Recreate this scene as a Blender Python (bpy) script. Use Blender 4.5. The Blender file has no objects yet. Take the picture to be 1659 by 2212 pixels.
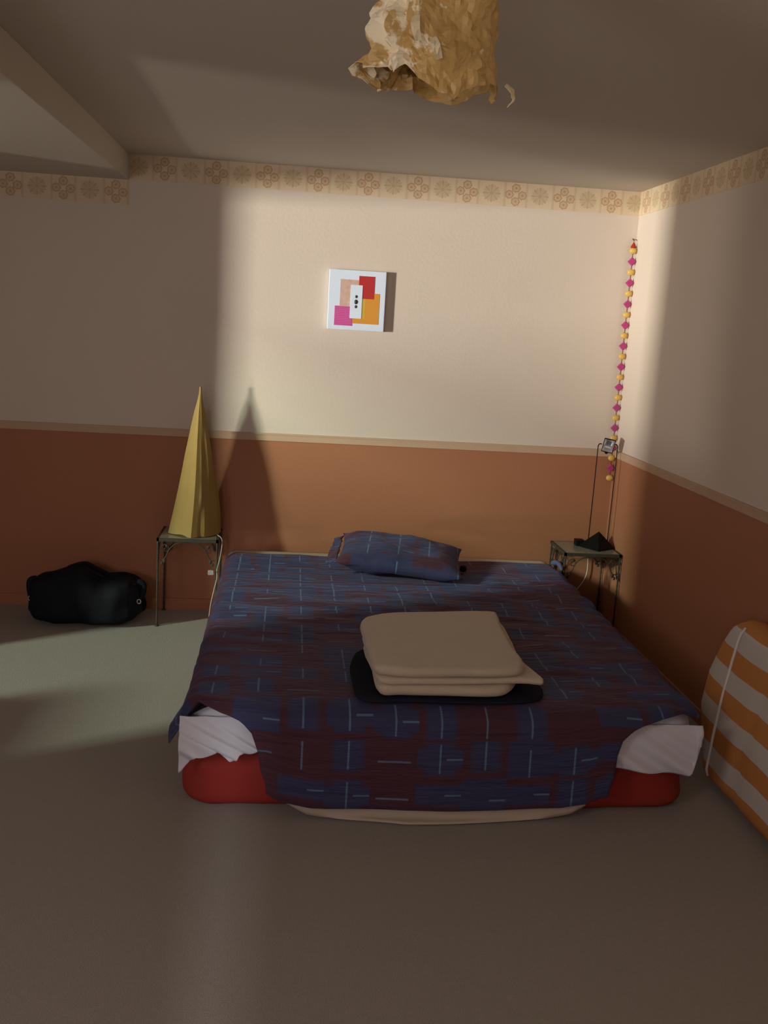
import bpy, bmesh, math, random
from mathutils import Vector, Matrix, noise

# ------------------------------------------------------------------ camera
SC = bpy.context.scene
COL = SC.collection
F_PX, PITCH, ROLL, YAW = 2108.5, 0.191194, 0.059597, 0.102523
CAM = Vector((-1.8689, -5.43126, 1.66687))
fw = Vector((math.sin(YAW)*math.cos(PITCH), math.cos(YAW)*math.cos(PITCH), -math.sin(PITCH)))
rt = Vector((math.cos(YAW), -math.sin(YAW), 0)); up = rt.cross(fw)
r2 = math.cos(ROLL)*rt + math.sin(ROLL)*up
u2 = -math.sin(ROLL)*rt + math.cos(ROLL)*up
cd = bpy.data.cameras.new('camera'); co = bpy.data.objects.new('camera', cd); COL.objects.link(co)
cd.sensor_fit = 'HORIZONTAL'; cd.sensor_width = 36; cd.lens = F_PX*36/1659; cd.clip_start = .05
co.matrix_world = Matrix(((r2.x, u2.x, -fw.x, CAM.x), (r2.y, u2.y, -fw.y, CAM.y), (r2.z, u2.z, -fw.z, CAM.z), (0, 0, 0, 1)))
SC.camera = co

# ------------------------------------------------------------------ world, lights, exposure
W = bpy.data.worlds.new('world'); SC.world = W; W.use_nodes = True
W.node_tree.nodes['Background'].inputs[0].default_value = (.62, .72, .85, 1)
W.node_tree.nodes['Background'].inputs[1].default_value = .08
vs = SC.view_settings
vs.view_transform = 'Standard'; vs.look = 'None'; vs.exposure = 0.0; vs.gamma = 1.0; vs.use_curve_mapping = False

def area(name, loc, target, sx, sy, power, color):
    d = bpy.data.lights.new(name, 'AREA'); d.shape = 'RECTANGLE'; d.size = sx; d.size_y = sy
    d.energy = power; d.color = color
    o = bpy.data.objects.new(name, d); COL.objects.link(o); o.location = loc
    o.rotation_euler = (Vector(target)-Vector(loc)).to_track_quat('-Z', 'Y').to_euler()
    return o
# daylight reaching the open French window in the left wall from between the houses outside
area('daylight_street', (-15.8, -8.8, 1.15), (-3.0, -1.2, 1.3), .75, 1.0, 3400, (1.0, .97, .885))
area('daylight_sky', (-15.8, -8.8, 6.2), (-3.0, -1.2, 0.6), .9, 2.0, 2100, (.82, 1.0, .80))
# added low lamp outside the French window, brightens the ceiling
area('fill_low', (-8.5, -4.08, .05), (-2.4, -1.0, 1.9), .35, .5, 130, (1.0, .93, .85))
# daylight through the gap between the shutters of the rear window
area('daylight_rear', (-1.9, -10.6, 3.1), (-2.0, -3.0, 0.2), .12, .7, 165, (.88, .90, 1.0))
# added fill lamp in an unseen left wall opening, lights pendant and back wall
area('fill_side', (-4.10, -5.2, 1.75), (-2.2, -1.5, 2.3), .9, .6, 20, (1.0, .93, .94))
# added soft fill lamp in an unseen rear opening, lifts the left back wall
area('fill_rear', (-2.9, -7.3, 1.7), (-3.0, 0, 1.5), .9, .8, 25, (1.0, .86, .87))

# ------------------------------------------------------------------ node helpers
class X:
    """a node socket with arithmetic"""
    def __init__(s, nt, k): s.nt, s.k = nt, k
    def _m(s, op, *a, clamp=False):
        n = s.nt.nodes.new('ShaderNodeMath'); n.operation = op; n.use_clamp = clamp
        for i, v in enumerate((s,)+a):
            if isinstance(v, X): s.nt.links.new(v.k, n.inputs[i])
            else: n.inputs[i].default_value = v
        return X(s.nt, n.outputs[0])
    def __add__(s, o): return s._m('ADD', o)
    def __sub__(s, o): return s._m('SUBTRACT', o)
    def __mul__(s, o): return s._m('MULTIPLY', o)
    def __truediv__(s, o): return s._m('DIVIDE', o)
    def lt(s, o): return s._m('LESS_THAN', o)
    def gt(s, o): return s._m('GREATER_THAN', o)
    def floor(s): return s._m('FLOOR')
    def fract(s): return s._m('FRACT')
    def abs(s): return s._m('ABSOLUTE')
    def max(s, o): return s._m('MAXIMUM', o)
    def min(s, o): return s._m('MINIMUM', o)
    def mod(s, o): return s._m('FLOORED_MODULO', o)
    def sqrt(s): return s._m('SQRT')
    def cos(s): return s._m('COSINE')
    def atan2(s, o): return s._m('ARCTAN2', o)
    def smooth(s, a, b):
        n = s.nt.nodes.new('ShaderNodeMapRange'); n.interpolation_type = 'SMOOTHSTEP'
        s.nt.links.new(s.k, n.inputs[0]); n.inputs[1].default_value = a; n.inputs[2].default_value = b
        return X(s.nt, n.outputs[0])

def newmat(name):
    m = bpy.data.materials.new(name); m.use_nodes = True
    nt = m.node_tree
    return m, nt, nt.nodes['Principled BSDF']
def mixc(nt, f, a, b):
    n = nt.nodes.new('ShaderNodeMix'); n.data_type = 'RGBA'
    if isinstance(f, X): nt.links.new(f.k, n.inputs[0])
    elif hasattr(f, 'is_output'): nt.links.new(f, n.inputs[0])
    else: n.inputs[0].default_value = f
    for i, c in ((6, a), (7, b)):
        if isinstance(c, tuple): n.inputs[i].default_value = (*c, 1)
        else: nt.links.new(c, n.inputs[i])
    return n.outputs[2]
def noisetex(nt, vec, scale, detail=3, rough=.5):
    n = nt.nodes.new('ShaderNodeTexNoise'); n.inputs['Scale'].default_value = scale
    n.inputs['Detail'].default_value = detail; n.inputs['Roughness'].default_value = rough
    nt.links.new(vec, n.inputs['Vector']); return n.outputs[0]
def objco(nt): return nt.nodes.new('ShaderNodeTexCoord').outputs['Object']
def uvco(nt):
    u = nt.nodes.new('ShaderNodeUVMap').outputs[0]
    s = nt.nodes.new('ShaderNodeSeparateXYZ'); nt.links.new(u, s.inputs[0])
    return u, X(nt, s.outputs[0]), X(nt, s.outputs[1])
def bump(nt, b, h, strength, dist=.01):
    n = nt.nodes.new('ShaderNodeBump'); n.inputs['Strength'].default_value = strength
    n.inputs['Distance'].default_value = dist
    nt.links.new(h.k if isinstance(h, X) else h, n.inputs['Height']); nt.links.new(n.outputs[0], b.inputs['Normal'])
def wn(nt, x, y, z=0.0):
    c = nt.nodes.new('ShaderNodeCombineXYZ')
    nt.links.new(x.k, c.inputs[0]); nt.links.new(y.k, c.inputs[1]); c.inputs[2].default_value = z
    n = nt.nodes.new('ShaderNodeTexWhiteNoise'); n.noise_dimensions = '3D'
    nt.links.new(c.outputs[0], n.inputs[0]); return X(nt, n.outputs[0])

def plain(name, c, rough=.6, c2=None, scale=6, bs=0, bstr=0, bdist=.004, metal=0, sheen=0, transl=0, spec=.3):
    m, nt, b = newmat(name)
    v = objco(nt)
    if c2: nt.links.new(mixc(nt, noisetex(nt, v, scale, 4), c, c2), b.inputs['Base Color'])
    else: b.inputs['Base Color'].default_value = (*c, 1)
    b.inputs['Roughness'].default_value = rough; b.inputs['Metallic'].default_value = metal
    b.inputs['Specular IOR Level'].default_value = spec
    if sheen: b.inputs['Sheen Weight'].default_value = sheen
    if bs: bump(nt, b, noisetex(nt, v, bs, 3), bstr, bdist)
    if transl:
        t = nt.nodes.new('ShaderNodeBsdfTranslucent'); t.inputs[0].default_value = (*c, 1)
        mx = nt.nodes.new('ShaderNodeMixShader'); mx.inputs[0].default_value = transl
        nt.links.new(b.outputs[0], mx.inputs[1]); nt.links.new(t.outputs[0], mx.inputs[2])
        nt.links.new(mx.outputs[0], nt.nodes['Material Output'].inputs[0])
    return m

MT = {}
MT['upper'] = plain('wallpaper_cream', (.66, .56, .465), .75, (.61, .52, .43), 2.2, 55, .25, .003)
MT['orange'] = plain('paint_orange', (.40, .168, .085), .7, (.36, .148, .073), 2.5, 60, .25, .003)
MT['rail'] = plain('dado_border', (.54, .375, .25), .7, (.49, .33, .215), 12)
MT['ceil'] = plain('ceiling_paint', (.60, .55, .48), .85, (.56, .51, .445), 1.5, 70, .15, .002)
MT['carpet'] = plain('carpet_beige', (.315, .276, .228), .95, (.255, .224, .185), 90, 260, .6, .004, sheen=.15)
MT['iron'] = plain('wrought_iron', (.035, .035, .028), .6, (.07, .06, .04), 70, 120, .4, .001, metal=.1)
MT['black'] = plain('black_enamel', (.006, .006, .006), .5, spec=.1)
MT['blackmetal'] = plain('black_metal', (.015, .014, .012), .4, metal=.6)
MT['chrome'] = plain('reflector_foil', (.85, .85, .88), .3, metal=1, bs=60, bstr=.3, bdist=.004)
MT['bag'] = plain('black_nylon', (.010, .011, .014), .8, (.014, .015, .019), 20, 60, .3, .004, spec=.06)
MT['bagmetal'] = plain('grey_metal', (.5, .5, .5), .35, metal=.8)
MT['white_cloth'] = plain('white_cotton', (.62, .62, .66), .85, (.57, .57, .61), 8, 120, .2, .002)
MT['spread_blue'] = plain('blue_cotton', (.10, .12, .22), .8, (.07, .08, .17), 30)
MT['red_cloth'] = plain('red_cotton', (.30, .028, .018), .85, (.25, .024, .015), 9, 90, .2, .003)
MT['cream_cloth'] = plain('cream_wool', (.54, .445, .325), .9, (.49, .40, .29), 25, 180, .4, .003, sheen=.2)
MT['cream_sheet'] = plain('cream_sheet', (.47, .39, .30), .9, (.43, .36, .275), 10, 120, .2, .002)
MT['dark_cloth'] = plain('dark_cloth', (.012, .013, .02), .9, (.02, .02, .03), 12, 90, .2, .002, spec=.05)
MT['paper'] = plain('yellow_paper', (.38, .255, .08), .8, (.30, .19, .055), 9, 45, .35, .004, transl=.18)
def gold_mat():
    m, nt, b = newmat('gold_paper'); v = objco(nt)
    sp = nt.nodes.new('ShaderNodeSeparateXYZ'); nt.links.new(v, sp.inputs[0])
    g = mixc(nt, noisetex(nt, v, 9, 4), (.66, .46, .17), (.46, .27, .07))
    n1 = X(nt, noisetex(nt, v, 17, 4, .6)); side = X(nt, sp.outputs[0])*-1.1  # pale patches grow towards the left: light from that side put into the colour
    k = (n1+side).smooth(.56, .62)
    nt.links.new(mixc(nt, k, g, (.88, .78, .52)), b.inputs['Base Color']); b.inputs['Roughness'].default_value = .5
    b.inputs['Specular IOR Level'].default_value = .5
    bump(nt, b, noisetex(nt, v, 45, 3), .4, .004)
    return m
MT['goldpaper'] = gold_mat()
MT['palepaper'] = plain('pale_paper', (.86, .76, .50), .6, (.80, .66, .36), 9, 50, .4, .004, transl=.12)
MT['white_plastic'] = plain('white_plastic', (.75, .74, .70), .4)
MT['grey_plastic'] = plain('grey_plastic', (.42, .41, .38), .45)
MT['canvas'] = plain('white_canvas', (.70, .79, .90), .8, (.66, .75, .86), 30, 300, .2, .001)
MT['p_red'] = plain('paint_red', (.48, .035, .03), .7, (.40, .03, .03), 25)
MT['p_orange'] = plain('paint_amber', (.70, .27, .055), .7, (.62, .30, .03), 8)
MT['p_olive'] = plain('paint_olive', (.56, .40, .05), .7, (.62, .36, .05), 30)
MT['p_pink'] = plain('paint_speckled_pink', (.72, .52, .47), .8, (.45, .27, .17), 38)
MT['stone'] = plain('dark_stone', (.03, .04, .045), .3, (.05, .06, .065), 30)
MT['b_pink'] = plain('magenta_bead', (.40, .045, .17), .35)
MT['b_yellow'] = plain('amber_bead', (.80, .55, .14), .25, transl=.3)
MT['b_red'] = plain('dark_red_bead', (.35, .03, .02), .3)
MT['thread'] = plain('thread_beads', (.10, .05, .03), .5)
MT['piping'] = plain('white_piping', (.66, .62, .57), .8)

def glassmat(name, tint):
    m, nt, b = newmat(name)
    b.inputs['Base Color'].default_value = (*tint, 1); b.inputs['Roughness'].default_value = .12
    b.inputs['Transmission Weight'].default_value = .75; b.inputs['IOR'].default_value = 1.3
    return m
MT['glass'] = glassmat('table_glass', (.62, .60, .50))
MT['clear'] = glassmat('clear_plastic', (.9, .9, .9))

def magenta_mat():
    m, nt, b = newmat('paint_magenta_lines'); v = objco(nt)
    s = nt.nodes.new('ShaderNodeSeparateXYZ'); nt.links.new(v, s.inputs[0])
    st = (X(nt, s.outputs[2])*110).fract().lt(.28)
    nt.links.new(mixc(nt, st, (.55, .06, .28), (.62, .16, .36)), b.inputs['Base Color']); b.inputs['Roughness'].default_value = .7
    return m
MT['p_mag'] = magenta_mat()

def border_mat():
    """printed wallpaper border: four ringed discs and a daisy in turn, one per square"""
    m, nt, b = newmat('wallpaper_border_print')
    uv, u, v = uvco(nt)
    cell = u.floor(); odd = cell.mod(2).gt(.5)
    fx = u.fract()-.5; fy = v-.5
    r = (fx*fx+fy*fy).sqrt(); th = fy.atan2(fx)
    # daisy
    pet = (th*8).cos().abs()*.07+.30
    daisy = r.lt(pet)*.55
    spoke = ((th*4).cos().abs().smooth(.80, 1.0))*r.lt(.36)*.5
    core = r.lt(.07)*.4
    D = (daisy+spoke+core).min(1.2)
    C = None
    for (cx, cy) in ((0, .27), (-.27, 0), (.27, -.02), (-.0, -.28)):
        dx = fx-cx; dy = fy-cy; q = (dx*dx+dy*dy).sqrt()
        wob = (dy.atan2(dx)*7).cos()*.012+.16
        t = q.lt(wob)*.45+((q-wob).abs().lt(.022))*.75+q.lt(.045)*.6
        C = t if C is None else C.max(t)
    edge = (fx.abs().gt(.40))*.35
    C = C.max(edge)
    k = C*odd+(D*(odd*-1+1))
    nz = noisetex(nt, uv, 2.3, 3)
    base = mixc(nt, nz, (.70, .56, .38), (.60, .47, .32))
    ink = mixc(nt, odd, (.46, .34, .19), (.42, .24, .11))
    nt.links.new(mixc(nt, k*.8, base, ink), b.inputs['Base Color']); b.inputs['Roughness'].default_value = .75
    return m
MT['border'] = border_mat()

def spread_mat():
    """woven bedspread: maroon ground, blue patches, pale blue dashes"""
    m, nt, b = newmat('woven_bedspread')
    uv, u, v = uvco(nt)
    cu, cv = .155, .135
    us, vv = u/cu, v/cv
    ci, cj = us.floor(), vv.floor()
    fx = us.fract()-.5; fy = vv.fract()-.5
    h1 = wn(nt, ci, cj, 1.0); h2 = wn(nt, ci, cj, 5.0); h3 = wn(nt, ci, cj, 9.0)
    oy = (h3-.5)*.3
    vd = (fx.abs().lt(.021))*((fy-oy).abs().lt(.38))*h1.lt(.72)
    hd = ((fy-oy).abs().lt(.025))*((fx-.5).abs().lt(.36)+((fx+.5).abs().lt(.0))).min(1.0)*h2.lt(.40)
    hd2 = ((fy+.1).abs().lt(.025))*(fx.abs().lt(.36))*h2.gt(.66)*h1.gt(.72)
    dash = vd.max(hd).max(hd2)
    blob = (fx.abs().smooth(.42, .24))*((fy-oy).abs().smooth(.50, .36))*h1.lt(.56)
    blob2 = ((fy-oy).abs().smooth(.34, .2))*h2.lt(.40)
    blue = blob.max(blob2).max(h3.lt(.16))
    # fine vertical weave
    mp = nt.nodes.new('ShaderNodeMapping'); mp.inputs['Scale'].default_value = (1, .08, 1); nt.links.new(uv, mp.inputs[0])
    st = noisetex(nt, mp.outputs[0], 420, 2)
    bl = noisetex(nt, uv, 7, 2)
    red = mixc(nt, st, (.080, .025, .033), (.050, .022, .037))
    blu = mixc(nt, st, (.030, .034, .095), (.038, .050, .11))
    c = mixc(nt, blue*.9, red, blu)
    c = mixc(nt, dash*.6, c, (.14, .24, .34))
    nt.links.new(c, b.inputs['Base Color']); b.inputs['Roughness'].default_value = .75
    b.inputs['Sheen Weight'].default_value = .12; b.inputs['Sheen Tint'].default_value = (.45, .5, .9, 1)
    b.inputs['Specular IOR Level'].default_value = .25
    mw = nt.nodes.new('ShaderNodeMapping'); mw.inputs['Scale'].default_value = (2.2, 13, 1); mw.inputs['Rotation'].default_value = (0, 0, .12); nt.links.new(uv, mw.inputs[0])
    wr = X(nt, noisetex(nt, mw.outputs[0], 1.6, 4, .55))
    bump(nt, b, ((wr-.5).abs()*-2.0+1.0), .5, .03)
    return m
MT['spread'] = spread_mat()

def stripe_mat():
    m, nt, b = newmat('orange_white_stripes')
    uv, u, v = uvco(nt)
    n = X(nt, noisetex(nt, uv, 4, 2))
    k = ((v/.152)+((n-.5)*.06)).fract().lt(.5)
    nt.links.new(mixc(nt, k, (.53, .49, .43), (.50, .20, .045)), b.inputs['Base Color']); b.inputs['Roughness'].default_value = .85
    bump(nt, b, noisetex(nt, uv, 90, 2), .15, .003)
    return m
MT['stripes'] = stripe_mat()

# ------------------------------------------------------------------ mesh helpers
def link(name, verts, faces, mat, parent=None, smooth=True, uvs=None):
    me = bpy.data.meshes.new(name); me.from_pydata([tuple(v) for v in verts], [], faces); me.update()
    if uvs:
        l = me.uv_layers.new(name='UVMap')
        for lp in me.loops: l.data[lp.index].uv = uvs[lp.vertex_index]
    for p in me.polygons: p.use_smooth = smooth
    if mat: me.materials.append(MT[mat])
    o = bpy.data.objects.new(name, me); COL.objects.link(o)
    if parent: o.parent = parent
    return o
def tag(o, label=None, cat=None, group=None, kind=None):
    if label: o['label'] = label
    if cat: o['category'] = cat
    if group: o['group'] = group
    if kind: o['kind'] = kind
    return o
def empty(name, loc, label, cat, group=None):
    e = bpy.data.objects.new(name, None); COL.objects.link(e); e.location = loc; e.empty_display_size = .05
    return tag(e, label, cat, group)
class MB:
    def __init__(s): s.v, s.f = [], []
    def add(s, v, f):
        b = len(s.v); s.v += [Vector(x) for x in v]; s.f += [tuple(i+b for i in q) for q in f]; return s
    def box(s, a, b):
        x0, y0, z0 = a; x1, y1, z1 = b
        return s.add([(x0, y0, z0), (x1, y0, z0), (x1, y1, z0), (x0, y1, z0), (x0, y0, z1), (x1, y0, z1), (x1, y1, z1), (x0, y1, z1)],
                     [(0, 3, 2, 1), (4, 5, 6, 7), (0, 1, 5, 4), (1, 2, 6, 5), (2, 3, 7, 6), (3, 0, 4, 7)])
    def tube(s, pts, rad, n=8, closed=False):
        pts = [Vector(p) for p in pts]; N = len(pts); rings = []
        prev = None
        for i, p in enumerate(pts):
            t = (pts[(i+1) % N]-pts[i-1]) if closed else (pts[min(i+1, N-1)]-pts[max(i-1, 0)])
            t.normalize()
            a = prev if prev is not None else (Vector((0, 0, 1)) if abs(t.z) < .9 else Vector((1, 0, 0)))
            a = a-t*a.dot(t); a.normalize(); prev = a; bb = t.cross(a)
            r = rad[i] if isinstance(rad, (list, tuple)) else rad
            rings.append([p+(a*math.cos(2*math.pi*k/n)+bb*math.sin(2*math.pi*k/n))*r for k in range(n)])
        v = [q for R in rings for q in R]; f = []
        for i in range(N if closed else N-1):
            j = (i+1) % N
            for k in range(n): f.append((i*n+k, i*n+(k+1) % n, j*n+(k+1) % n, j*n+k))
        if not closed:
            f.append(tuple(range(n-1, -1, -1))); f.append(tuple((N-1)*n+k for k in range(n)))
        return s.add(v, f)
    def ball(s, c, r, nu=12, nv=8):
        r = r if isinstance(r, (tuple, list)) else (r, r, r)
        v = [(c[0], c[1], c[2]-r[2])]; f = []
        for i in range(1, nv):
            ph = -math.pi/2+math.pi*i/nv
            for k in range(nu):
                t = 2*math.pi*k/nu; v.append((c[0]+r[0]*math.cos(ph)*math.cos(t), c[1]+r[1]*math.cos(ph)*math.sin(t), c[2]+r[2]*math.sin(ph)))
        v.append((c[0], c[1], c[2]+r[2])); L = len(v)-1
        for k in range(nu):
            f.append((0, 1+(k+1) % nu, 1+k)); f.append((L, L-nu+k, L-nu+(k+1) % nu))
        for i in range(nv-2):
            for k in range(nu): f.append((1+i*nu+k, 1+i*nu+(k+1) % nu, 1+(i+1)*nu+(k+1) % nu, 1+(i+1)*nu+k))
        return s.add(v, f)
    def build(s, name, mat, parent=None, smooth=False, bevel=0):
        o = link(name, s.v, s.f, mat, parent, smooth)
        if bevel:
            bm = bmesh.new(); bm.from_mesh(o.data)
            bmesh.ops.bevel(bm, geom=[e for e in bm.edges], offset=bevel, segments=2, affect='EDGES', profile=.6)
            bm.to_mesh(o.data); bm.free()
        return o
def catmull(P, n=6, closed=False):
    P = [Vector(p) for p in P]; N = len(P); out = []
    for i in range(N if closed else N-1):
        g = (lambda k: P[k % N]) if closed else (lambda k: P[max(0, min(N-1, k))])
        a, b, c, d = g(i-1), g(i), g(i+1), g(i+2)
        for k in range(n):
            t = k/n
            out.append(.5*((2*b)+(c-a)*t+(2*a-5*b+4*c-d)*t*t+(3*b-a-3*c+d)*t*t*t))
    if not closed: out.append(P[-1])
    return out
def interp(tab, x):
    if x <= tab[0][0]: return tab[0][1]
    for (a, b), (c, d) in zip(tab, tab[1:]):
        if x <= c: return b+(d-b)*(x-a)/(c-a)
    return tab[-1][1]
def nz(x, y, z=0): return noise.noise(Vector((x, y, z)))
def lerp(a, b, t): return a+(b-a)*t
def grid(nu, nv, fn, closed_u=False):
    """fn(i/nu, j/nv) -> (point, uv)"""
    v, uv, f = [], [], []
    mu = nu if closed_u else nu+1
    for j in range(nv+1):
        for i in range(mu):
            p, t = fn(i/nu, j/nv); v.append(p); uv.append(t)
    for j in range(nv):
        for i in range(nu):
            a, b = j*mu+i, j*mu+(i+1) % mu
            f.append((a, b, b+mu, a+mu))
    return v, f, uv
def solidify(o, t, offset=-1):
    md = o.modifiers.new('thickness', 'SOLIDIFY'); md.thickness = t; md.offset = offset; return o

# ------------------------------------------------------------------ room
XL, YF, HC = -4.0, -7.2, 2.45            # left wall, front wall (behind the camera), ceiling height
XS, ZS = -2.748, 2.32                    # soffit edge and soffit underside
ZD = 1.026                               # top of dado border
T = .22
def st(mb, name, mat, parent=None, **k): return tag(mb.build(name, mat, parent, **k), kind='structure') if parent is None else mb.build(name, mat, parent, **k)
st(MB().box((XL-T, YF-T, -.1), (T, T, 0)), 'floor', 'carpet')
st(MB().box((XL-T, YF-T, HC), (T, T, HC+.12)), 'ceiling', 'ceil')
st(MB().box((XL, YF, ZS), (XS, 0, HC)), 'ceiling_soffit', 'ceil', bevel=.004)
DB = ZD-.038                             # top of the orange paint
wb = st(MB().box((XL-T, 0, DB), (T, T, HC)), 'wall_back', 'upper')
MB().box((XL-T, 0, 0), (T, T, DB)).build('painted_dado', 'orange', wb)
wr = st(MB().box((0, YF-T, DB), (T, 0, HC)), 'wall_right', 'upper')
MB().box((0, YF-T, 0), (T, 0, DB)).build('painted_dado', 'orange', wr)
# left wall with an open French window (door leaf part and a part with a low sill)
yA, yB, yC, zl, zsill = -1.175, -2.03, -2.65, 2.15, .62
wl = st(MB().box((XL-T, yA, DB), (XL, 0, HC)).box((XL-T, YF-T, DB), (XL, -5.7, HC)).box((XL-T, -4.7, DB), (XL, yC, HC)).box((XL-T, -5.7, 2.1), (XL, -4.7, HC)).box((XL-T, -5.7, DB), (XL, -4.7, 1.4)).box((XL-T, yC, zl), (XL, yA, HC)), 'wall_left', 'upper')  # opening nearer the camera is added for the side fill lamp
MB().box((XL-T, yA, 0), (XL, 0, DB)).box((XL-T, YF-T, 0), (XL, yC, DB)).box((XL-T, yC, 0), (XL, yB, zsill)).build('painted_dado', 'orange', wl)
# front wall with a shuttered window, a gap between the shutters
gx0, gx1 = -1.98, -1.915
wf = st(MB().box((XL, YF-T, DB), (-3.4, YF, HC)).box((-2.4, YF-T, DB), (gx0, YF, HC)).box((-3.4, YF-T, DB), (-2.4, YF, 1.25)).box((-3.4, YF-T, 2.15), (-2.4, YF, HC)).box((gx1, YF-T, DB), (0, YF, HC)).box((gx0, YF-T, 2.2), (gx1, YF, HC)), 'wall_front', 'upper')  # wide left opening is added for the soft rear fill lamp
MB().box((XL, YF-T, 0), (0, YF, DB)).build('painted_dado', 'orange', wf)
# unseen slab and low wall added outside: bounce light, dim the lower wall
MT['concrete'] = plain('helper_concrete', (.5, .48, .44), .9, (.42, .40, .37), 3)
st(MB().box((-9.2, -9.5, -.1), (XL-T, 2.0, -.001)), 'floor_bounce', 'concrete')
st(MB().box((-9.2, -9.5, 0), (-9.05, 2.0, 1.13)), 'wall_blocker', 'concrete')
# dado border strips with a thin top bead
def rail(name, a, b):
    mb = MB(); mb.box(a, b); return mb
r1 = st(MB().box((XL, -.006, ZD-.038), (-.006, 0, ZD)), 'trim_1', 'rail')
MB().box((XL, -.010, ZD-.004), (-.006, -.0, ZD+.004)).build('bead', 'rail', r1)
r3 = st(MB().box((-.006, YF, ZD-.038), (0, 0, ZD)), 'trim_2', 'rail')
MB().box((-.010, YF, ZD-.004), (0, -.006, ZD+.004)).build('bead', 'rail', r3)
# skirting painted like the wall
st(MB().box((XL, -.012, 0), (-.012, 0, .065)), 'baseboard_back', 'orange', bevel=.003)
st(MB().box((-.012, YF, 0), (0, 0, .065)), 'baseboard_right', 'orange', bevel=.003)
# printed wallpaper border under the ceiling
BH, TW = .126, .1335
def border(name, p0, p1, ztop, nrm, u0=0.0):
    p0, p1, n = Vector(p0), Vector(p1), Vector(nrm)*.0025
    L = (p1-p0).length/TW
    v, uv = [], []
    for off in (Vector((0, 0, 0)), n):
        for p, u in ((p0, u0), (p1, u0+L)):
            for z, t in ((ztop-BH, 0), (ztop, 1)):
                v.append((p.x+off.x, p.y+off.y, z)); uv.append((u, t))
    f = [(4, 6, 7, 5), (0, 4, 5, 1), (2, 3, 7, 6), (1, 5, 7, 3), (0, 2, 6, 4)]
    o = link(name, v, f, 'border', None, False, uv); return tag(o, kind='structure')
border('trim_3', (XS, 0, 0), (0, 0, 0), HC, (0, -1, 0), 100-(0-XS)/TW+.72)
border('trim_4', (XL, 0, 0), (XS, 0, 0), ZS, (0, -1, 0), 60-(XS-XL)/TW)
border('trim_5', (0, 0, 0), (0, YF, 0), HC, (-1, 0, 0), 100.72)

# ------------------------------------------------------------------ bed
def xr(y): return -.362-.028*min(1, max(0, -y/2.33))          # right edge of the bed narrows to the foot
X0, YB, YFr = -2.175, -.11, -2.325
def soft_box(name, mat, x0, yb, yf, z0, z1, r, parent=None, wob=.006, xoff=0):
    """mattress: rounded box with slightly wavy sides, right side follows xr"""
    cx_n, cy_n = 46, 50
    prof = [(r, z0, 0), ] 
    prof = [(-r*.8, z0)]+[(-r+r*math.sin(a), z0+r-r*math.cos(a)) for a in (math.pi*k/12 for k in range(0, 7))]
    prof += [(-r+r*math.cos(a), z1-r+r*math.sin(a)) for a in (math.pi*k/12 for k in range(0, 7))]
    # outline points (rounded rectangle)
    def outline(inset):
        pts = []; R = .11
        def corner(cx, cy, a0):
            for k in range(9):
                a = a0+math.pi/2*k/8; pts.append(Vector((cx+(R+inset)*math.cos(a), cy+(R+inset)*math.sin(a))))
        def edge(a, b, n):
            for k in range(1, n): pts.append(a.lerp(b, k/n))
        xrb, xrf = xr(yb)+xoff, xr(yf)+xoff
        corner(xrb-R, yb-R, 0); e0 = Vector((x0+R, yb+inset)); edge(pts[-1], e0, 16)
        corner(x0+R, yb-R, math.pi/2); edge(pts[-1], Vector((x0-inset, yf+R)), 18)
        corner(x0+R, yf+R, math.pi); edge(pts[-1], Vector((xrf-R, yf-inset)), 18)
        corner(xrf-R, yf+R, 1.5*math.pi); edge(pts[-1], Vector((xrb+inset, yb-R)), 18)
        return pts
    v, f = [], []
    N = None
    rows = prof+[(-r-.05, z1), (-r-.25, z1+.002), (-r-.55, z1+.003)]
    for (ins, z) in rows:
        o = outline(ins if ins > -.1 else -.1+0*ins)
        if ins < -.1:
            c = Vector(((x0+xr(yf))/2, (yb+yf)/2)); s = 1-(-ins)*1.1
            o = [c+(p-c)*s for p in outline(-.1)]
        N = len(o)
        for p in o:
            k = nz(p.x*7, p.y*7, z*9)*wob+nz(p.x*2.3+5, p.y*2.3, z*3)*wob*1.2
            c = Vector(((x0+xr(yf))/2, (yb+yf)/2)); d = (p-c); d = d.normalized()
            side = 1 if z < z1-.01 else .3
            v.append((p.x+d.x*k*side, p.y+d.y*k*side, max(z0, min(z1+.004, z+(k*.3 if z > z0+.01 else 0)))))
    M = len(rows)
    for j in range(M-1):
        for i in range(N): f.append((j*N+i, j*N+(i+1) % N, (j+1)*N+(i+1) % N, (j+1)*N+i))
    f.append(tuple((M-1)*N+i for i in range(N))); f.append(tuple(N-1-i for i in range(N)))
    return link(name, v, f, mat, parent, True)

base = soft_box('lower_mattress', 'red_cloth', X0-.012, YB, YFr+.01, 0.0, .192, .055, wob=.022)
tag(base, 'thick lower mattress in a red cotton cover lying on the carpet', 'mattress')
matt = soft_box('upper_mattress', 'white_cloth', X0, YB-.005, YFr, .200, .374, .06, wob=.008)
tag(matt, 'upper mattress under a white cotton sheet lying on the red lower mattress', 'mattress')
def drape(name, mat, parent, x_a, x_b, zt, zb_tab, y0, amp, seed, nu=70, nv=26, skew=.5, slope=0):
    """cloth hanging down in front of the foot of the bed"""
    def fn(s, t):
        x = lerp(x_a, x_b, s); zb = interp(zb_tab, x); z = lerp(zt, zb, t)
        y = y0-.012-amp*abs(nz(x*9+z*9*skew*2+seed, seed*2, z*2.0))*(.25+t)-.012*math.sin(min(1, t*2)*math.pi/2)+slope*t
        return (x, y, z), (x, z)
    v, f, uv = grid(nu, nv, fn)
    o = link(name, v, f, mat, parent, True, uv); return solidify(o, .004, 1)
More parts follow.
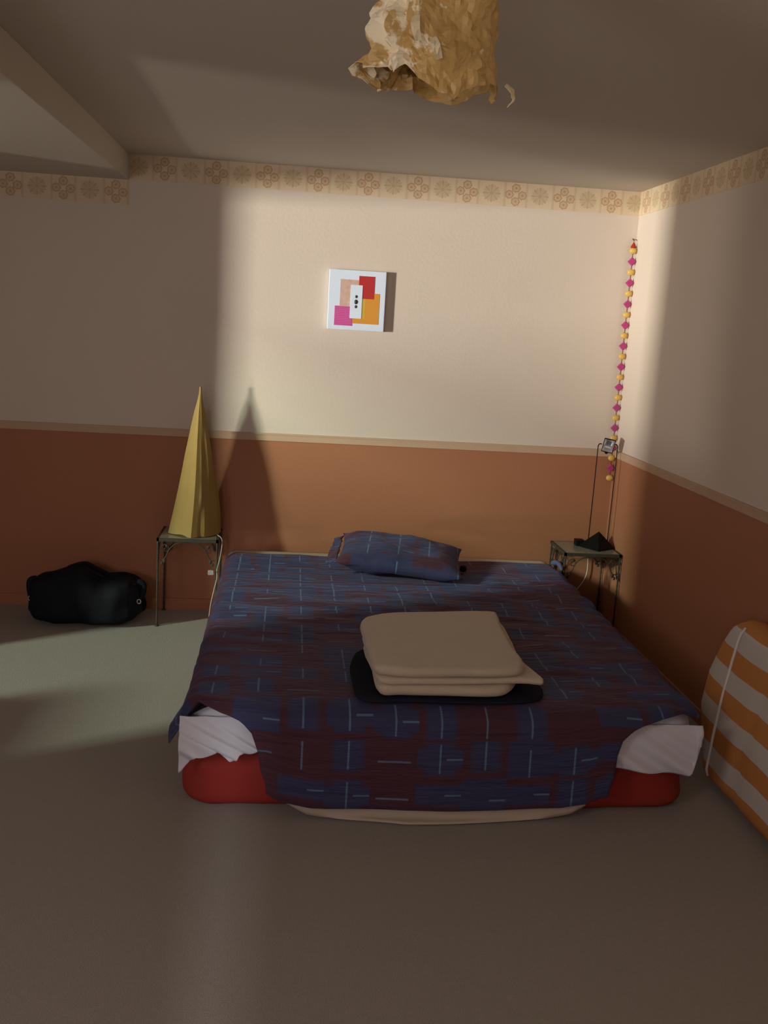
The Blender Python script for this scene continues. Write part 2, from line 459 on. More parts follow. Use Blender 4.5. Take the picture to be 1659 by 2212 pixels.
drape('sheet_drape', 'white_cloth', matt, -2.19, -1.86, .350, [(-2.19, .150), (-2.165, .18), (-2.13, .225), (-2.06, .225), (-2.02, .198), (-2.00, .195), (-1.99, .22), (-1.93, .232), (-1.86, .215)], YFr-.002, .060, 3.3, skew=.9)
drape('sheet_drape', 'white_cloth', matt, -.78, -.385, .350, [(-.78, .205), (-.70, .20), (-.6, .19), (-.5, .176), (-.43, .172), (-.405, .20), (-.395, .27), (-.385, .275)], YFr-.002, .050, 8.1, skew=.8)

# cover sheets laid over the mattress: top surface height field + drop over the foot
def top_z(x, y, lift, wr_amp):
    z = .380+lift
    # long creases running from the head towards the right side, small ones on the left
    w = nz(x*1.3+y*2.0, y*5.5+x*.8, 1.3)*.012+nz(x*2.2, y*13+x*2.5, 4.2)*.006+nz(x*6, y*20, 7.7)*.0022
    k = max(0., min(1., (-y-.15)/.3))
    for (ax, bx, ay, by) in ((-1.64, -.90, -2.36, -1.70), (-1.66, -.90, -.82, -.24)):       # pressed flat under the blanket and the pillow
        d = max(ax-x, x-bx, ay-y, y-by); k *= max(.12, min(1, d/.12))
    return z+abs(w)*wr_amp*k+.002
def cover(name, mat, yb, yfr, xl_side, xr_side, lift, off, front, wr_amp, dl, dr, hem, flare=0, nu=150, nv=150):
    """front: list of (arc below the edge, x left, x right); off: distance in front of the mattress foot"""
    R = .045+lift
    Ltop = yb-yfr
    drop = front[-1][0]
    ltab = [(a, l) for a, l, r in front]
    rtab = [(a, r) for a, l, r in front]
    def fn(s, t):
        a = t*(Ltop+drop)
        y = yb-min(a, Ltop)
        if a <= Ltop+front[0][0]:
            xl, xrr = xl_side(y)-dl(y), xr_side(y)+dr(y)
        else:
            xl, xrr = interp(ltab, a-Ltop), interp(rtab, a-Ltop)
        x = lerp(xl, xrr, s); u = x
        px = x; z = top_z(x, y, lift, wr_amp)
        # sides bend over the mattress edge
        e = xl_side(y)
        for sgn, edge in ((-1, xl_side(y)), (1, xr_side(y))):
            d = (x-edge)*sgn
            if d > -R:
                q = d+R; ang = min(q/R, math.pi/2); rest = max(0, q-R*math.pi/2)
                px = edge-sgn*R+sgn*R*math.sin(ang)+sgn*.012*math.sin(min(1, rest*12)*1.57)+sgn*.02*nz(y*6, rest*4, sgn)*min(1, rest*10)+min(0, sgn)*flare*min(1, rest/.06)*max(0, min(1, (-y-1.9)/.35))
                z -= R*(1-math.cos(ang))+rest
        py = y
        d = a-Ltop
        if d > 0: d *= hem(x)
        if d > -R:
            q = d+R; ang = min(q/R, math.pi/2); rest = max(0, q-R*math.pi/2)
            py = yfr+R-R*math.sin(ang)-off*min(1, q/R)-.010*nz(x*3.5, rest*2, 2.2)*min(1, rest*8)-.008*min(1, rest*6)
            z = z-R*(1-math.cos(ang))-rest
        if z < .012: py -= .012-z; z = .012              # the surplus lies on the carpet
        return (px, py, z), (u, -a)
    v, f, uv = grid(nu, nv, fn)
    o = link(name, v, f, mat, None, True, uv); solidify(o, .004, 1); return o
sl = lambda y: X0-.004
sr = lambda y: xr(y)+.004
cream = cover('cream_blanket', 'cream_sheet', -.125, YFr-.012, sl, sr, .006, .030,
              [(-.45, -2.17, -.39), (-.15, -1.93, -.66), (0, -1.85, -.78), (.10, -1.83, -.80), (.402, -1.83, -.79)], 0, lambda y: .02, lambda y: .02,
              lambda x: interp([(-1.83, .76), (-1.76, .86), (-1.6, .935), (-1.42, 1.0), (-1.2, .955), (-.95, .90), (-.84, .84), (-.79, .76)], x))
tag(cream, 'cream blanket on the mattress whose hem shows under the patterned bedspread', 'blanket')
def hem(o, fn):
    for v in o.data.vertices: fn(v.co)
def creamhem(c):
    pass
bed = cover('bedspread', 'spread', -.255, YFr-.020, lambda y: sl(y)-.006, lambda y: sr(y)+.008, .018, .052,
            [(-.03, -2.14, -.45), (-.01, -2.09, -.56), (.01, -2.04, -.61), (.04, -1.985, -.655), (.085, -1.95, -.69), (.15, -1.93, -.705), (.24, -1.915, -.71), (.28, -1.90, -.72), (.326, -1.895, -.725)],
            2.4, lambda y: .07+.03*math.sin(-y*9)+.05*max(0, (-y-2.0)/.33), lambda y: .10+.015*math.sin(-y*7)-.085*max(0, min(1, (-y-1.6)/.6)),
            lambda x: interp([(-1.90, .86), (-1.85, .93), (-1.75, .965), (-1.42, .995), (-1.1, .97), (-.9, .95), (-.8, .93), (-.74, .86)], x), flare=.03)
tag(bed, 'wrinkled maroon and blue woven bedspread with pale blue dashes over the low bed', 'bedspread')

# pillow -------------------------------------------------------------------
def pillow():
    hx, hy, th = .325, .235, .074
    def side(sg):
        def fn(s, t):
            a, b = s*2-1, t*2-1
            k = max(0, (1-abs(a)**2.6))**.55*max(0, (1-abs(b)**2.6))**.55
            pin = 1-.10*(1-abs(a))*abs(b)**3*0
            x = a*hx*(1-.07*(1-b*b)*abs(a)**3+.0); y = b*hy*(1-.10*(1-a*a)*abs(b)**3)
            w = nz(a*2.2+3, b*2.2, sg)*.016+nz(a*6, b*6, sg+4)*.005
            z = sg*th*k+w*min(1, k*2)
            return Vector((x, y, z)), (x+.4, y+.3)
        return grid(36, 28, fn)
    v1, f1, u1 = side(1); v2, f2, u2_ = side(-1)
    n = len(v1)
    v = v1+v2; f = f1+[tuple(reversed([i+n for i in q])) for q in f2]
    o = link('pillow', v, f, 'spread', None, True, u1+u2_)
    bm = bmesh.new(); bm.from_mesh(o.data); bmesh.ops.remove_doubles(bm, verts=bm.verts, dist=.0008); bm.to_mesh(o.data); bm.free()
    return o
pl = pillow()
def flange(s, t):
    b = t*2-1; x = -.318-.050*s-.012*nz(t*6, s*2, 1); y = b*.215*(1-.05*s)
    return Vector((x, y, -.012+.016*nz(t*5, s*2, 3)-.018*s)), (x, y)
v, f, uv = grid(6, 24, flange)
solidify(link('case_hem', v, f, 'spread', pl, True, uv), .004)
pl.location = (-1.265, -.53, .487); pl.rotation_euler = (math.radians(6), math.radians(4), math.radians(-8))
tag(pl, 'plump pillow in a case of the maroon and blue bedspread cloth at the head', 'pillow')

# small details on the bedspread
kb = MB()
kb.tube(catmull([(-.385, -.262, .408), (-.362, -.285, .418), (-.352, -.315, .412), (-.350, -.36, .395)], 5), [.008, .012, .015, .016, .016, .015, .013, .012, .013, .014, .014, .013, .011, .010, .009, .006], 10)
kb.build('bunched_corner', 'spread_blue', bed, smooth=True)
bb = MB().ball((-.930, -.53, .425), (.019, .019, .016), 14, 9).tube([(-.930+.0135*math.cos(k*.628), -.53+.0135*math.sin(k*.628), .4385) for k in range(10)], .004, 6, closed=True)
tag(bb.build('hair_tie', 'black', None, smooth=True), 'small round black hair tie on the bedspread by the pillow', 'hair tie')

# folded blanket and the dark cloth under it ------------------------------------
def slab(outline, z0, z1, r, zfn=None, n=4):
    """rounded flat layer over a closed outline (list of xy)"""
    P = catmull([(x, y, 0) for x, y in outline], n, True); N = len(P)
    area2 = sum(P[i].x*P[(i+1) % N].y-P[(i+1) % N].x*P[i].y for i in range(N))
    if area2 < 0: P.reverse()
    def off(d):
        out = []
        for i in range(N):
            t = Vector()
            for m in range(-3, 4): t += (P[(i+m+1) % N]-P[(i+m-1) % N]).normalized()
            t.normalize(); out.append(P[i]+Vector((-t.y, t.x, 0))*d)
        return out
    c = sum(P, Vector())/N
    rows = []
    for k in range(7):
        a = -math.pi/2+math.pi*k/6
        rows.append((r*(1-math.cos(a)), (z0+z1)/2+(z1-z0)/2*math.sin(a)))
    v, f = [], []
    def put(p, z, top):
        k = (nz(p.x*5, p.y*5, 3.1)*.006+nz(p.x*14, p.y*14, 5)*.002) if top else 0
        if zfn and top >= 0: k += zfn(p.x, p.y)
        v.append((p.x, p.y, z+k))
    for d, z in rows:
        for p in off(d): put(p, z, z > (z0+z1)/2)
    last = off(rows[-1][0])
    for s in (.8, .55, .3, .1):
        for p in last: put(c+(p-c)*s, z1, True)
    M = len(rows)+4
    for j in range(M-1):
        for i in range(N): f.append((j*N+i, j*N+(i+1) % N, (j+1)*N+(i+1) % N, (j+1)*N+i))
    f.append(tuple((M-1)*N+i for i in range(N))); f.append(tuple(N-1-i for i in range(N)))
    return v, f
top_o = [(-1.560, -1.79), (-1.50, -1.70), (-1.318, -1.645), (-1.02, -1.60), (-.985, -1.65), (-1.0, -1.79), (-1.01, -2.03), (-1.005, -2.17), (-1.03, -2.27), (-1.12, -2.298), (-1.246, -2.302), (-1.409, -2.318), (-1.50, -2.305), (-1.548, -2.275), (-1.553, -2.14), (-1.560, -1.98)]
mid_o = [(-1.54, -1.80), (-1.30, -1.68), (-1.01, -1.63), (-.965, -1.66), (-.975, -1.85), (-.985, -2.05), (-.965, -2.20), (-.955, -2.29), (-1.03, -2.285), (-1.20, -2.302), (-1.40, -2.318), (-1.53, -2.305), (-1.54, -2.1)]
low_o = [(-1.535, -1.82), (-1.30, -1.70), (-1.02, -1.66), (-1.0, -1.9), (-1.01, -2.13), (-1.05, -2.25), (-1.12, -2.315), (-1.30, -2.318), (-1.45, -2.318), (-1.53, -2.305), (-1.538, -2.1)]
ZB = .414
bl = empty('folded_blanket', (-1.28, -2.0, ZB+.008), 'cream wool blanket folded in thick layers at the foot of the bed', 'blanket')
bl_parts = []
for nm, o_, z0, z1, r in (('bottom_layer', low_o, ZB+.010, ZB+.050, .020), ('middle_layer', mid_o, ZB+.0505, ZB+.074, .012), ('top_layer', top_o, ZB+.0745, ZB+.112, .019)):
    v, f = slab(o_, z0, z1, r)
    o = link(nm, [Vector(q)-Vector((-1.28, -2.0, ZB+.008)) for q in v], f, 'cream_cloth', bl, True)
v, f = slab([(-1.60, -1.95), (-1.52, -1.80), (-1.2, -1.72), (-.96, -1.75), (-.955, -2.0), (-.93, -2.20), (-.99, -2.305), (-1.20, -2.335), (-1.42, -2.33), (-1.585, -2.325), (-1.61, -2.15)], ZB-.008, ZB+.005, .006)
dk = link('folded_cloth', v, f, 'dark_cloth', None, True)
tag(dk, 'black folded cloth lying flat under the cream folded blanket', 'cloth')

# ------------------------------------------------------------------ side tables
def side_table(loc, label):
    w, d, h = .31, .295, .488
    t = empty('side_table', loc, label, 'side table', 'wrought iron side tables beside the bed')
    x0, x1, y0, y1 = -w/2, w/2, -d/2, d/2
    fr = MB()
    for a, b in (((x0, y0), (x1, y0)), ((x1, y0), (x1, y1)), ((x1, y1), (x0, y1)), ((x0, y1), (x0, y0))):
        fr.box((min(a[0], b[0])-.006, min(a[1], b[1])-.006, h-.020), (max(a[0], b[0])+.006, max(a[1], b[1])+.006, h-.004))
    fr.build('rim', 'iron', t, bevel=0)
    gl = MB().box((x0+.007, y0+.007, h-.009), (x1-.007, y1-.007, h-.003)); gl.build('glass_top', 'glass', t)
    for sx in (x0, x1):
        for sy in (y0, y1):
            lg = MB(); n = 40
            pts, rd = [], []
            for i in range(n+1):
                z = lerp(.004, h-.02, i/n); pts.append((sx, sy, z)); rd.append(.0052+.0011*math.sin(z*190))
            lg.tube(pts, rd, 8); o = lg.build('leg', 'iron', t, smooth=True)
            ft = MB().tube([(sx, sy, 0), (sx, sy, .004), (sx, sy, .009)], [.013, .012, .006], 12); ft.build('foot', 'iron', o, smooth=True)
    # ogee aprons with scroll ends and leaves on the four sides
    def apron(o3, ax):
        s = MB()
        L = (x1-x0) if ax.x else (y1-y0)
        prof = [(.012, -.115), (.030, -.118), (.045, -.100), (.060, -.065), (.090, -.035), (.13, -.024), (.5*L, -.022)]
        pr = prof+[(L-a, b) for a, b in reversed(prof[:-1])]
        s.tube([o3+ax*a+Vector((0, 0, h-.0+b)) for a, b in catmull2(pr, 5)], .0033, 6)
        for q in (0, 1):
            base_ = .012 if q == 0 else L-.012; sg = 1 if q == 0 else -1
            sc = [(base_+sg*(.030-.026*math.cos(k*.55)*(1-k/16)), -.062+.030*math.sin(k*.55)*(1-k/16)) for k in range(15)]
            s.tube([o3+ax*a+Vector((0, 0, h+b)) for a, b in sc], .0026, 6)
            for (a, b, r) in ((base_+sg*.022, -.125, .010), (base_+sg*.010, -.140, .008), (base_+sg*.034, -.045, .008)):
                c = o3+ax*a+Vector((0, 0, h+b)); s.ball(c, (r*.9 if ax.x else .004, .004 if ax.x else r*.9, r*1.3), 8, 6)
        return s
    for o3, ax in ((Vector((x0, y0, 0)), Vector((1, 0, 0))), (Vector((x0, y1, 0)), Vector((1, 0, 0))), (Vector((x0, y0, 0)), Vector((0, 1, 0))), (Vector((x1, y0, 0)), Vector((0, 1, 0)))):
        apron(o3, ax).build('scroll_apron', 'iron', t, smooth=True)
    return t
def catmull2(P, n): return [(q.x, q.y) for q in catmull([(a, b, 0) for a, b in P], n)]
side_table((-2.377, -.172, 0), 'small wrought iron side table with glass top carrying the yellow paper cone lamp')
side_table((-.170, -.172, 0), 'small wrought iron side table with glass top carrying the black halogen lamp')
TZ = .4855

# yellow paper cone lamp ----------------------------------------------------------
def cone_lamp():
    o3 = Vector((-2.347, -.185, TZ))
    t = empty('cone_lamp', o3, 'tall pointed table lamp of creased yellow paper on the iron side table', 'lamp')
    base_ = [(-.139, -.018), (-.118, -.04), (-.06, -.075), (-.014, -.120), (.03, -.098), (.085, -.062), (.118, -.012), (.128, .04), (.10, .10), (.03, .128), (-.05, .118), (-.115, .06)]
    ring = [Vector((a, b, 0)) for a, b in base_]
    P = []
    for i in range(12):
        a, b = ring[i], ring[(i+1) % 12]
        for k in range(3): P.append(a.lerp(b, k/3))
    N = len(P); rows = 36; H = .792
    v, f = [], []
    for j in range(rows+1):
        q = j/rows; s = 1-q*.965
        s += .06*math.sin(q*math.pi)*(1-q)-.02*math.sin(q*2*math.pi)
        s *= 1.06-.30*max(0, q-.55)
        if q > .84: s = max(s*(1-(q-.84)*2.6), .045)
        ax = Vector((.010*q+.004*math.sin(q*5), .02*q, 0))
        for i, p in enumerate(P):
            ang = math.atan2(p.y, p.x)
            fold = nz(math.cos(ang)*1.8+q*1.5, math.sin(ang)*1.8, q*2.2)*.012*(1-q*.8)+abs(nz(math.cos(ang)*3, math.sin(ang)*3+q*2, q*4+5))*-.010*(1-q)
            if -3.14 < ang < -1.35: fold *= .1
            d = p.normalized()
            zz = H*q+(.006*nz(p.x*20, p.y*20, 2) if j == 0 else 0)
            v.append(p*s+d*fold+ax+Vector((0, 0, max(.001, zz+.004 if j == 0 else zz))))
    for j in range(rows):
        for i in range(N): f.append((j*N+i, j*N+(i+1) % N, (j+1)*N+(i+1) % N, (j+1)*N+i))
    f.append(tuple(rows*N+i for i in range(N)))
    link('paper_shade', v, f, 'paper', t, False)
    b = MB().tube([(0, 0, .001), (0, 0, .018)], .055, 20); b.build('lamp_base', 'white_plastic', t)
    b = MB().tube([(0, 0, .018), (0, 0, .06)], .014, 12).ball((0, 0, .09), .03); b.build('bulb', 'white_plastic', t, smooth=True)
    # cable running off the table and down beside the bed
    pts = [(.02, .02, .006), (.10, .0, .006), (.125, -.06, .006), (.142, -.10, .004), (.150, -.125, -.02), (.142, -.14, -.10), (.128, -.15, -.16), (.130, -.17, -.20), (.118, -.175, -.26), (.103, -.19, -.34), (.096, -.20, -.42), (.100, -.20, -.475), (.14, -.21, -.481)]
    c = MB().tube(catmull(pts, 6), .0025, 8); cb = c.build('cable', 'grey_plastic', t, smooth=True)
    s = MB().box((.082, -.170, -.185), (.112, -.155, -.16)); s.build('inline_switch', 'clear', cb, bevel=.004)
    return t
cone_lamp()

# halogen lamp ---------------------------------------------------------------
def halogen():
    o3 = Vector((-.105, -.165, TZ))
    t = empty('halogen_lamp', o3, 'black halogen lamp with pyramid foot and two thin rods on the corner side table', 'lamp')
    R = .106; H = .092
    cs = [Vector((R*math.cos(a), R*math.sin(a), 0)) for a in (math.radians(258+90*k) for k in range(4))]
    cs = [Vector((c.x*.95, c.y, 0)) for c in cs]
    v = [c+Vector((0, 0, 0)) for c in cs]+[c+Vector((0, 0, .006)) for c in cs]+[Vector((.010, .01, H))]
    f = [(3, 2, 1, 0)]+[(i, (i+1) % 4, 4+(i+1) % 4, 4+i) for i in range(4)]+[(4+i, 4+(i+1) % 4, 8) for i in range(4)]
    link('pyramid_base', v, f, 'black', t, False)
    zt = .590
    for sx, x in ((-1, -.042), (1, .070)):
        hx = .014+sx*.036
        pts = [(x-.002, .022, .03), (x, .022, .3), (x, .020, zt-.035), (x-sx*.001, .02, zt-.012), (x-sx*.006, .02, zt-.002), (x-sx*.014, .02, zt), (hx, .018, zt-.002)]
        MB().tube(catmull(pts, 6), .0030, 8).build('rod', 'blackmetal', t, smooth=True)
    hd = bpy.data.objects.new('lamp_head', None)
    # square reflector housing, open to the front
    w, h2 = .032, .040
    hb = MB()
    q0 = [(-w, -.016, -h2), (w, -.016, -h2), (w, -.016, h2), (-w, -.016, h2)]
    q1 = [(-w*.75, .022, -h2*.75), (w*.75, .022, -h2*.75), (w*.75, .022, h2*.75), (-w*.75, .022, h2*.75)]
    qi = [(a*.87, -.016, c*.87) for a, b, c in q0]; qd = [(a*.45, .008, c*.45) for a, b, c in q0]
    hb.add(q0+q1, [(4, 5, 6, 7)]+[(i, 4+i, 4+(i+1) % 4, (i+1) % 4) for i in range(4)])
    hb.add(q0+qi, [(i, (i+1) % 4, 4+(i+1) % 4, 4+i) for i in range(4)])
    M = Matrix.Rotation(math.radians(6), 4, 'Y') @ Matrix.Rotation(math.radians(14), 4, 'X') @ Matrix.Rotation(math.radians(-14), 4, 'Z')
    loc = Vector((.014, .012, zt-.004))
    hb.v = [M @ p+loc for p in hb.v]
    ho = hb.build('lamp_head', 'black', t)
    rb = MB().add(qi+qd, [(i, (i+1) % 4, 4+(i+1) % 4, 4+i) for i in range(4)]+[(4, 5, 6, 7)])
    rb.v = [M @ p+loc for p in rb.v]; rb.build('reflector', 'chrome', ho)
    bb = MB().tube([(-.022, -.004, -.012), (.022, -.004, -.012)], .006, 10); bb.v = [M @ p+loc for p in bb.v]; bb.build('halogen_tube', 'clear', ho, smooth=True)
    kb = MB().ball((0, 0, -h2-.006), (.010, .008, .008)); kb.v = [M @ p+loc for p in kb.v]; kb.build('tilt_knob', 'black', ho, smooth=True)
    MB().box((-.112, .020, .0005), (-.062, .075, .034)).build('dimmer_box', 'black', t, bevel=.004)
    cpts = [(-.02, .08, .004), (-.01, .118, .003), (.0, .14, -.05), (.005, .145, -.2), (-.06, .13, -.30), (-.13, .12, -.38), (-.14, .12, -.475)]
    MB().tube(catmull(cpts, 6), .0028, 6).build('cable', 'white_plastic', t, smooth=True)
halogen()

# ------------------------------------------------------------------ bead garland in the corner
def garland():
    gx, gy = -.022, -.026
    t = empty('bead_garland', (gx, gy, .82), 'hanging string of magenta diamond and amber round beads in the corner', 'garland')
    z0 = .82
    MB().tube([(0, 0, .845-z0), (0, 0, 1.5-z0), (0, 0, 2.19-z0)], .0012, 6).build('string', 'thread', t)
    MB().tube([(0, .026, 2.20-z0), (0, .0, 2.19-z0)], .003, 8).build('hook', 'thread', t)
    dz = (2.077-1.156)/8
    md = None; my = None
    dia = MB()
    s = .0250
    vs_ = [(-s, 0, 0), (0, 0, -s*1.05), (s, 0, 0), (0, 0, s*1.05)]
    i_ = [(-s*.72, -.008, 0), (0, -.008, -s*.75), (s*.72, -.008, 0), (0, -.008, s*.75)]
    b_ = [(a, -b, c) for a, b, c in i_]
    dia.add(vs_+i_+b_, [(4, 5, 6, 7), (11, 10, 9, 8)]+[(k, (k+1) % 4, 4+(k+1) % 4, 4+k) for k in range(4)]+[((k+1) % 4, k, 8+k, 8+(k+1) % 4) for k in range(4)])
    ye = MB().ball((0, 0, 0), (.0215, .015, .0175), 14, 9)
    sm = MB().ball((0, 0, 0), (.0032, .0032, .0042), 8, 6)
    dm, ym, smm = dia.build('diamond_bead', 'b_pink', t), ye.build('round_bead', 'b_yellow', t, smooth=True), sm.build('spacer_bead', 'thread', t, smooth=True)
    first = [True, True, True]
    def put(o, k, z, name):
        if first[k]: first[k] = False; c = o
        else:
            c = o.copy(); COL.objects.link(c); c.parent = t
        c.location = (0, 0, z-z0); c.rotation_euler = (0, random.uniform(-.06, .06), random.uniform(-.25, .1)); return c
    random.seed(4)
    n = 12
    for k in range(n):
        z = 2.077-dz*k
        if z > .9: put(dm, 0, z, 'd')
        put(ym, 1, z+dz*.5, 'y')
        for q in (-.0, 1):
            zz = z+dz*(.25 if q == 0 else .75)
            for e in (-.009, 0, .009):
                if zz+e < 2.15 and zz+e > .86: put(sm_o, 2, zz+e, 's') if False else put(smm, 2, zz+e, 's')
    c = MB().add([(0, 0, .03), (.017, 0, 0), (0, -.012, -.005), (-.017, 0, 0), (0, .012, -.005), (0, 0, -.02)], [(0, 2, 1), (0, 3, 2), (0, 4, 3), (0, 1, 4), (5, 1, 2), (5, 2, 3), (5, 3, 4), (5, 4, 1)])
    o = c.build('top_bead', 'b_red', t); o.location = (0, 0, 2.155-z0)
garland()

# ------------------------------------------------------------------ wall picture
def picture():
    cx, cz, w, h, d = -1.53, 1.776, .308, .318, .030
    t = empty('wall_picture', (cx, -.006, cz), 'square white canvas with overlapping coloured squares and dark stones on the wall', 'picture')
    t.rotation_euler = (0, math.radians(.0), 0)
    MB().box((-w/2, -d, -h/2), (w/2, 0, h/2)).build('canvas', 'canvas', t, bevel=.003)
    def patch(name, mat, u0, v0, u1, v1, k):
        MB().box((-w/2+u0*w, -d-.0008*k, h/2-v1*h), (-w/2+u1*w, -d+.001, h/2-v0*h)).build(name, mat, t)
    patch('speckled_patch', 'p_pink', .20, .16, .53, .60, 1)
    patch('amber_patch', 'p_orange', .42, .37, .90, .885, 1.6)
    patch('olive_patch', 'p_olive', .592, .46, .655, .80, 2.0)
    patch('red_patch', 'p_red', .523, .09, .80, .465, 2.4)
    patch('magenta_patch', 'p_mag', .117, .603, .43, .93, 3)
    patch('white_panel', 'canvas', .385, .245, .592, .80, 5)
    for v, r in ((.437, .0075), (.525, .0115), (.605, .0078)):
        MB().ball((-w/2+.485*w, -d-.005, h/2-v*h), (r*.8, .004, r*1.1), 10, 8).build('stone', 'stone', t, smooth=True)
picture()

# ------------------------------------------------------------------ black travel bag
def bag():
    o3 = Vector((-2.9, -.27, 0))
    t = empty('travel_bag', o3, 'slumped black nylon travel bag on the carpet beside the iron table', 'bag')
    htab = [(-.30, .10), (-.285, .225), (-.24, .258), (-.15, .278), (-.07, .302), (-.02, .308), (.03, .28), (.07, .256), (.15, .252), (.22, .250), (.27, .235), (.295, .10)]
    dtab = [(-.30, .05), (-.27, .12), (-.15, .155), (0, .165), (.15, .165), (.24, .14), (.295, .06)]
    btab = [(-.30, .06), (-.26, .02), (-.16, .004), (.2, .003), (.25, .02), (.295, .07)]
    def fn(s, q):
        x = lerp(-.30, .295, q); H, Dp, B = interp(htab, x), interp(dtab, x), interp(btab, x)
        a = 2*math.pi*s
        ca, sa = math.cos(a), math.sin(a)
        e = .62
        yy = Dp*math.copysign(abs(ca)**e, ca); zc = (H+B)/2; zz = zc+(H-B)/2*math.copysign(abs(sa)**e, sa)
        w = nz(x*6, yy*7, zz*7)*.022+nz(x*14, yy*12, zz*14+3)*.010
        yy += w*ca*1.0; zz += w*sa*.7; 
        return Vector((x+w*.3, yy, max(.002, zz))), (s, q)
    v, f, uv = grid(40, 48, fn, True)
    n = 40
    f.append(tuple(range(n))); f.append(tuple(48*n+n-1-i for i in range(n)))
    link('body', [q for q in v], [tuple(reversed(q)) for q in f], 'bag', t, True)
    for y in (-.04, .05):
        MB().tube(catmull([(-.12, y-.05*(1 if y < 0 else -1), .27), (-.10, y, .288), (-.03, y+.01, .306), (.03, y, .284), (.09, y, .254), (.12, y-.04, .245)], 6), .010, 8).build('handle', 'bag', t, smooth=True)
    for sx, x in ((-1, -.285), (1, .285)):
        mb = MB().tube(catmull([(x*.93, -.02, .235), (x*1.0, -.03, .232), (x*1.04, -.03, .215), (x*1.03, -.04, .18), (x*.99, -.06, .15)], 5), .016, 8)
        o = mb.build('end_tab', 'bag', t, smooth=True)
        MB().tube([(x*.98+.010*math.cos(k*.785), -.09-.002*k*0, .145+.012*math.sin(k*.785)) for k in range(8)], .0035, 6, closed=True).build('strap_ring', 'bagmetal', o, smooth=True)
    MB().tube(catmull([(-.26, -.06, .250), (-.12, -.075, .272), (0, -.08, .285), (.10, -.08, .252), (.26, -.06, .228)], 8), .005, 6).build('zip', 'bag', t, smooth=True)
bag()

# ------------------------------------------------------------------ striped folded pad on the right
def pad():
    o3 = Vector((-.12, -2.5, 0))
    t = empty('striped_pad', o3, 'folded garden lounger pad in orange and white stripes leaning on the wall', 'cushion')
    ysm, ynear, Hh = -2.08, -3.05, .645
    def xf(q):  # face x by height fraction
        return lerp(-.225, -.150, q)-.012*math.sin(q*math.pi)
    def bul(q): # far end bulge
        return interp([(0, .03), (.08, .06), (.2, .15), (.4, .235), (.6, .225), (.8, .17), (.93, .11), (1, .04)], q)
    nface, narc = 26, 16
    rows = 30
    v, f, uv = [], [], []
    N = nface+narc+14
    for j in range(rows+1):
        q = j/rows
        # round top and bottom
        edge = min(q, 1-q); thin = min(1, math.sqrt(max(0, min(1, edge/.10*(2-edge/.10)))) if edge < .10 else 1)
        xb = -.018; x0 = xf(q); xm = (x0+xb)/2+.02*0
        x0 = lerp(xm+.0, x0, .25+.75*thin); xbk = lerp(xm, xb, .25+.75*thin)
        z = .004+Hh*q
        pts = []
        for i in range(nface+1):
            y = lerp(ynear, ysm, i/nface); s = i/nface
            puff = .012*math.sin(s*math.pi)*math.sin(q*math.pi)+.007*nz(y*4, q*4, 2)
            crease = -.012*math.exp(-((y+2.33+.10*(q-.5))/.025)**2)
            pts.append((x0-puff-crease*.8, y))
        b = bul(q)
        for i in range(1, narc+1):
            a = math.pi*i/narc
            pts.append((lerp(x0, xbk, (1-math.cos(a))/2)-.03*math.sin(a)*(1-i/narc), ysm+b*math.sin(a)**.8 if a < math.pi-.01 else ysm))
        for i in range(1, 14): pts.append((xbk, lerp(ysm, ynear, i/14)))
        pts.append((xbk, ynear))
        N = len(pts)
        for x, y in pts:
            v.append(Vector((x, y, z))-o3); uv.append((y, z-.012+.012*nz(y*3, 0, 1)))
    for j in range(rows):
        for i in range(N): f.append((j*N+i, j*N+(i+1) % N, (j+1)*N+(i+1) % N, (j+1)*N+i))
    f.append(tuple(rows*N+i for i in range(N))); f.append(tuple(N-1-i for i in range(N)))
    link('pad', v, [tuple(reversed(q)) for q in f], 'stripes', t, True, uv)
    # white piping along the seam of the far end, over the top and along the foot
    seam = []
    for k in range(24):
        q = .05+.92*k/23; edge = min(q, 1-q)
        thin = 1 if edge >= .10 else math.sqrt(max(0, edge/.10*(2-edge/.10)))
        xm = (xf(q)-.018)/2; seam.append(Vector((lerp(xm, xf(q), .25+.75*thin)-.004, ysm-.002, .004+Hh*q))-o3)
    MB().tube(seam, .0055, 8).build('piping', 'piping', t, smooth=True)
    ft = [Vector((-.202, lerp(ysm, ynear, k/14), .034+.004*math.sin(k)))-o3 for k in range(15)]
    MB().tube(ft, .004, 8).build('piping', 'piping', t, smooth=True)
pad()

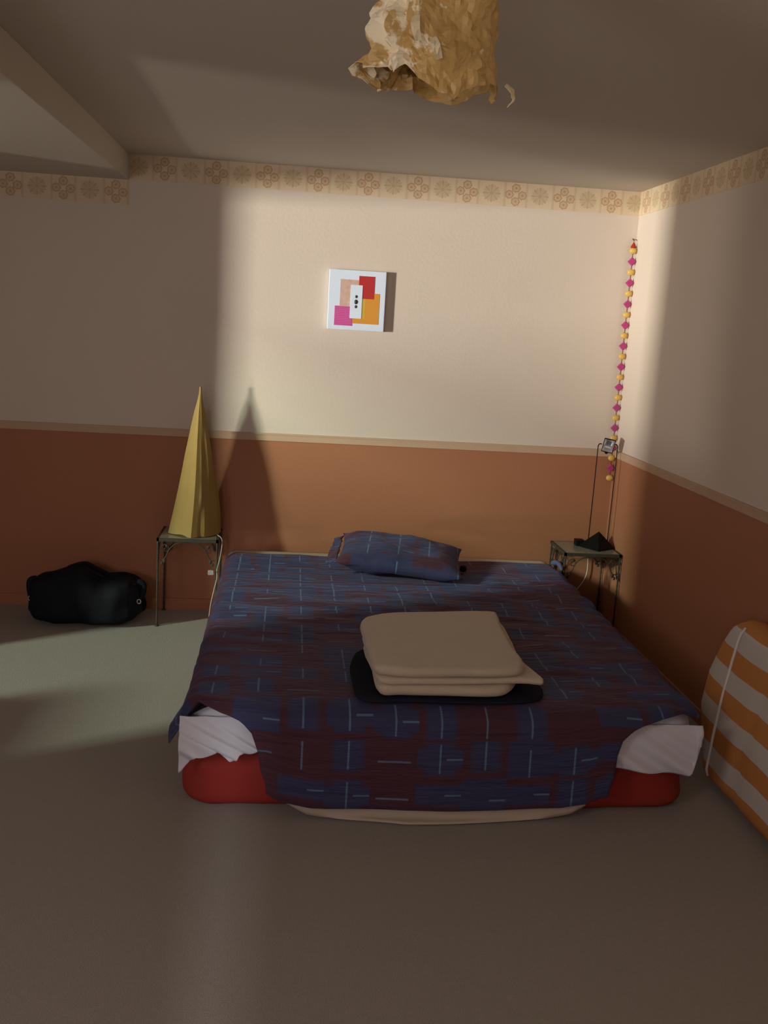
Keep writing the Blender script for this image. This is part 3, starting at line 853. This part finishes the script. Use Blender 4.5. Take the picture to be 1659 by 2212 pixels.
# ------------------------------------------------------------------ pendant lamp of crumpled gold paper
def pendant():
    cx, cy, zb, zt = -1.612, -3.4, 2.085, 2.40
    o3 = Vector((cx, cy, HC))
    t = empty('pendant_lamp', o3, 'hanging lamp with a torn crumpled gold paper shade below the ceiling', 'lamp')
    nu, nv = 90, 44
    hemz = [(-180, .075), (-150, .055), (-120, .050), (-95, .012), (-75, .004), (-55, .030), (-30, .045), (-15, .022), (0, .020), (20, .05), (60, .03), (110, .06), (150, .04), (180, .075)]
    def fn(s, q):
        a = 360*s-180; ar = math.radians(a)
        ca, sa = math.cos(ar), math.sin(ar)
        z = lerp(zb+interp(hemz, a), zt, q)
        r = .118
        fd = noise.voronoi(Vector((ca*1.9+3, sa*1.9, z*15)))[0]; fe = noise.voronoi(Vector((ca*4+9, sa*4, z*30)))[0]
        crum = (fd[1]-fd[0])*.050+(fe[1]-fe[0])*.022+nz(ca*2.4+1, sa*2.4, z*9)*.022-.02
        left = max(0, -ca*.5+.5)*max(0, 1-q*1.15)
        r += crum*(.35+1.25*left)+.012*left
        r -= .010*q
        if q < .1: r += .010*nz(ca*4, sa*4, 8)
        x = r*ca*1.04; y = r*sa*.95
        z2 = z+nz(ca*6, sa*6, z*12+9)*.012*(.3+left)*(0 if q > .97 else 1)
        return Vector((x, y, z2-HC)), (s, q)
    v, f, uv = grid(nu, nv, fn, True)
    f = [tri for k, (a, b, c, d) in enumerate(f) for tri in (((a, b, c), (a, c, d)) if (k*7+k//nu) % 2 else ((a, b, d), (b, c, d)))]
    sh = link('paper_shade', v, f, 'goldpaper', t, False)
    solidify(sh, .0015)
    top = MB(); N = 64
    v2 = [v[nv*nu+i] for i in range(nu)]+[Vector((0, 0, zt-HC+.012))]
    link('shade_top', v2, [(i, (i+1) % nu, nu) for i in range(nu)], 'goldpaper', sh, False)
    # torn curls of paper on the lit side
    rnd = random.Random(5)
    for (a, zz, L, w) in ((-112, .12, .045, .018), (-98, .085, .04, .016), (-20, .035, .04, .028)):
        ar = math.radians(a); c = Vector((.132*math.cos(ar), .126*math.sin(ar), zb-HC+zz)); out = Vector((math.cos(ar), math.sin(ar), 0)); tn = Vector((-math.sin(ar), math.cos(ar), 0))
        tw = rnd.uniform(-.8, .8); dirv = (Vector((0, 0, -1))*math.cos(tw)+tn*math.sin(tw)); side = dirv.cross(out)
        vv, ff = [], []
        for k in range(7):
            q = k/6; p = c+dirv*(L*(q-.3))+out*(.012+.024*math.sin(q*2.4)-.012*q)
            ww = w*(1-.5*abs(q-.4))
            for m in (-1, -.3, .4, 1): vv.append(p+side*ww*.5*m+out*.006*nz(q*5, m*3, a))
        for k in range(6):
            for m in range(3): ff.append((k*4+m, k*4+m+1, k*4+m+5, k*4+m+4))
        solidify(link('paper_curl', vv, ff, 'palepaper', sh, False), .001)
    MB().tube([(0, 0, zt-HC), (0, 0, 0)], .004, 8).build('cord', 'white_plastic', t)
    MB().tube([(0, 0, -.025), (0, 0, -.012), (0, 0, 0)], [.012, .035, .042], 16).build('ceiling_rose', 'white_plastic', t, smooth=True)
    MB().tube([(0, 0, zt-HC), (0, 0, zt-HC-.06)], .018, 12).build('lamp_holder', 'white_plastic', t)
    MB().ball((0, 0, zt-HC-.095), (.028, .028, .04)).build('bulb', 'white_plastic', t, smooth=True)
pendant()
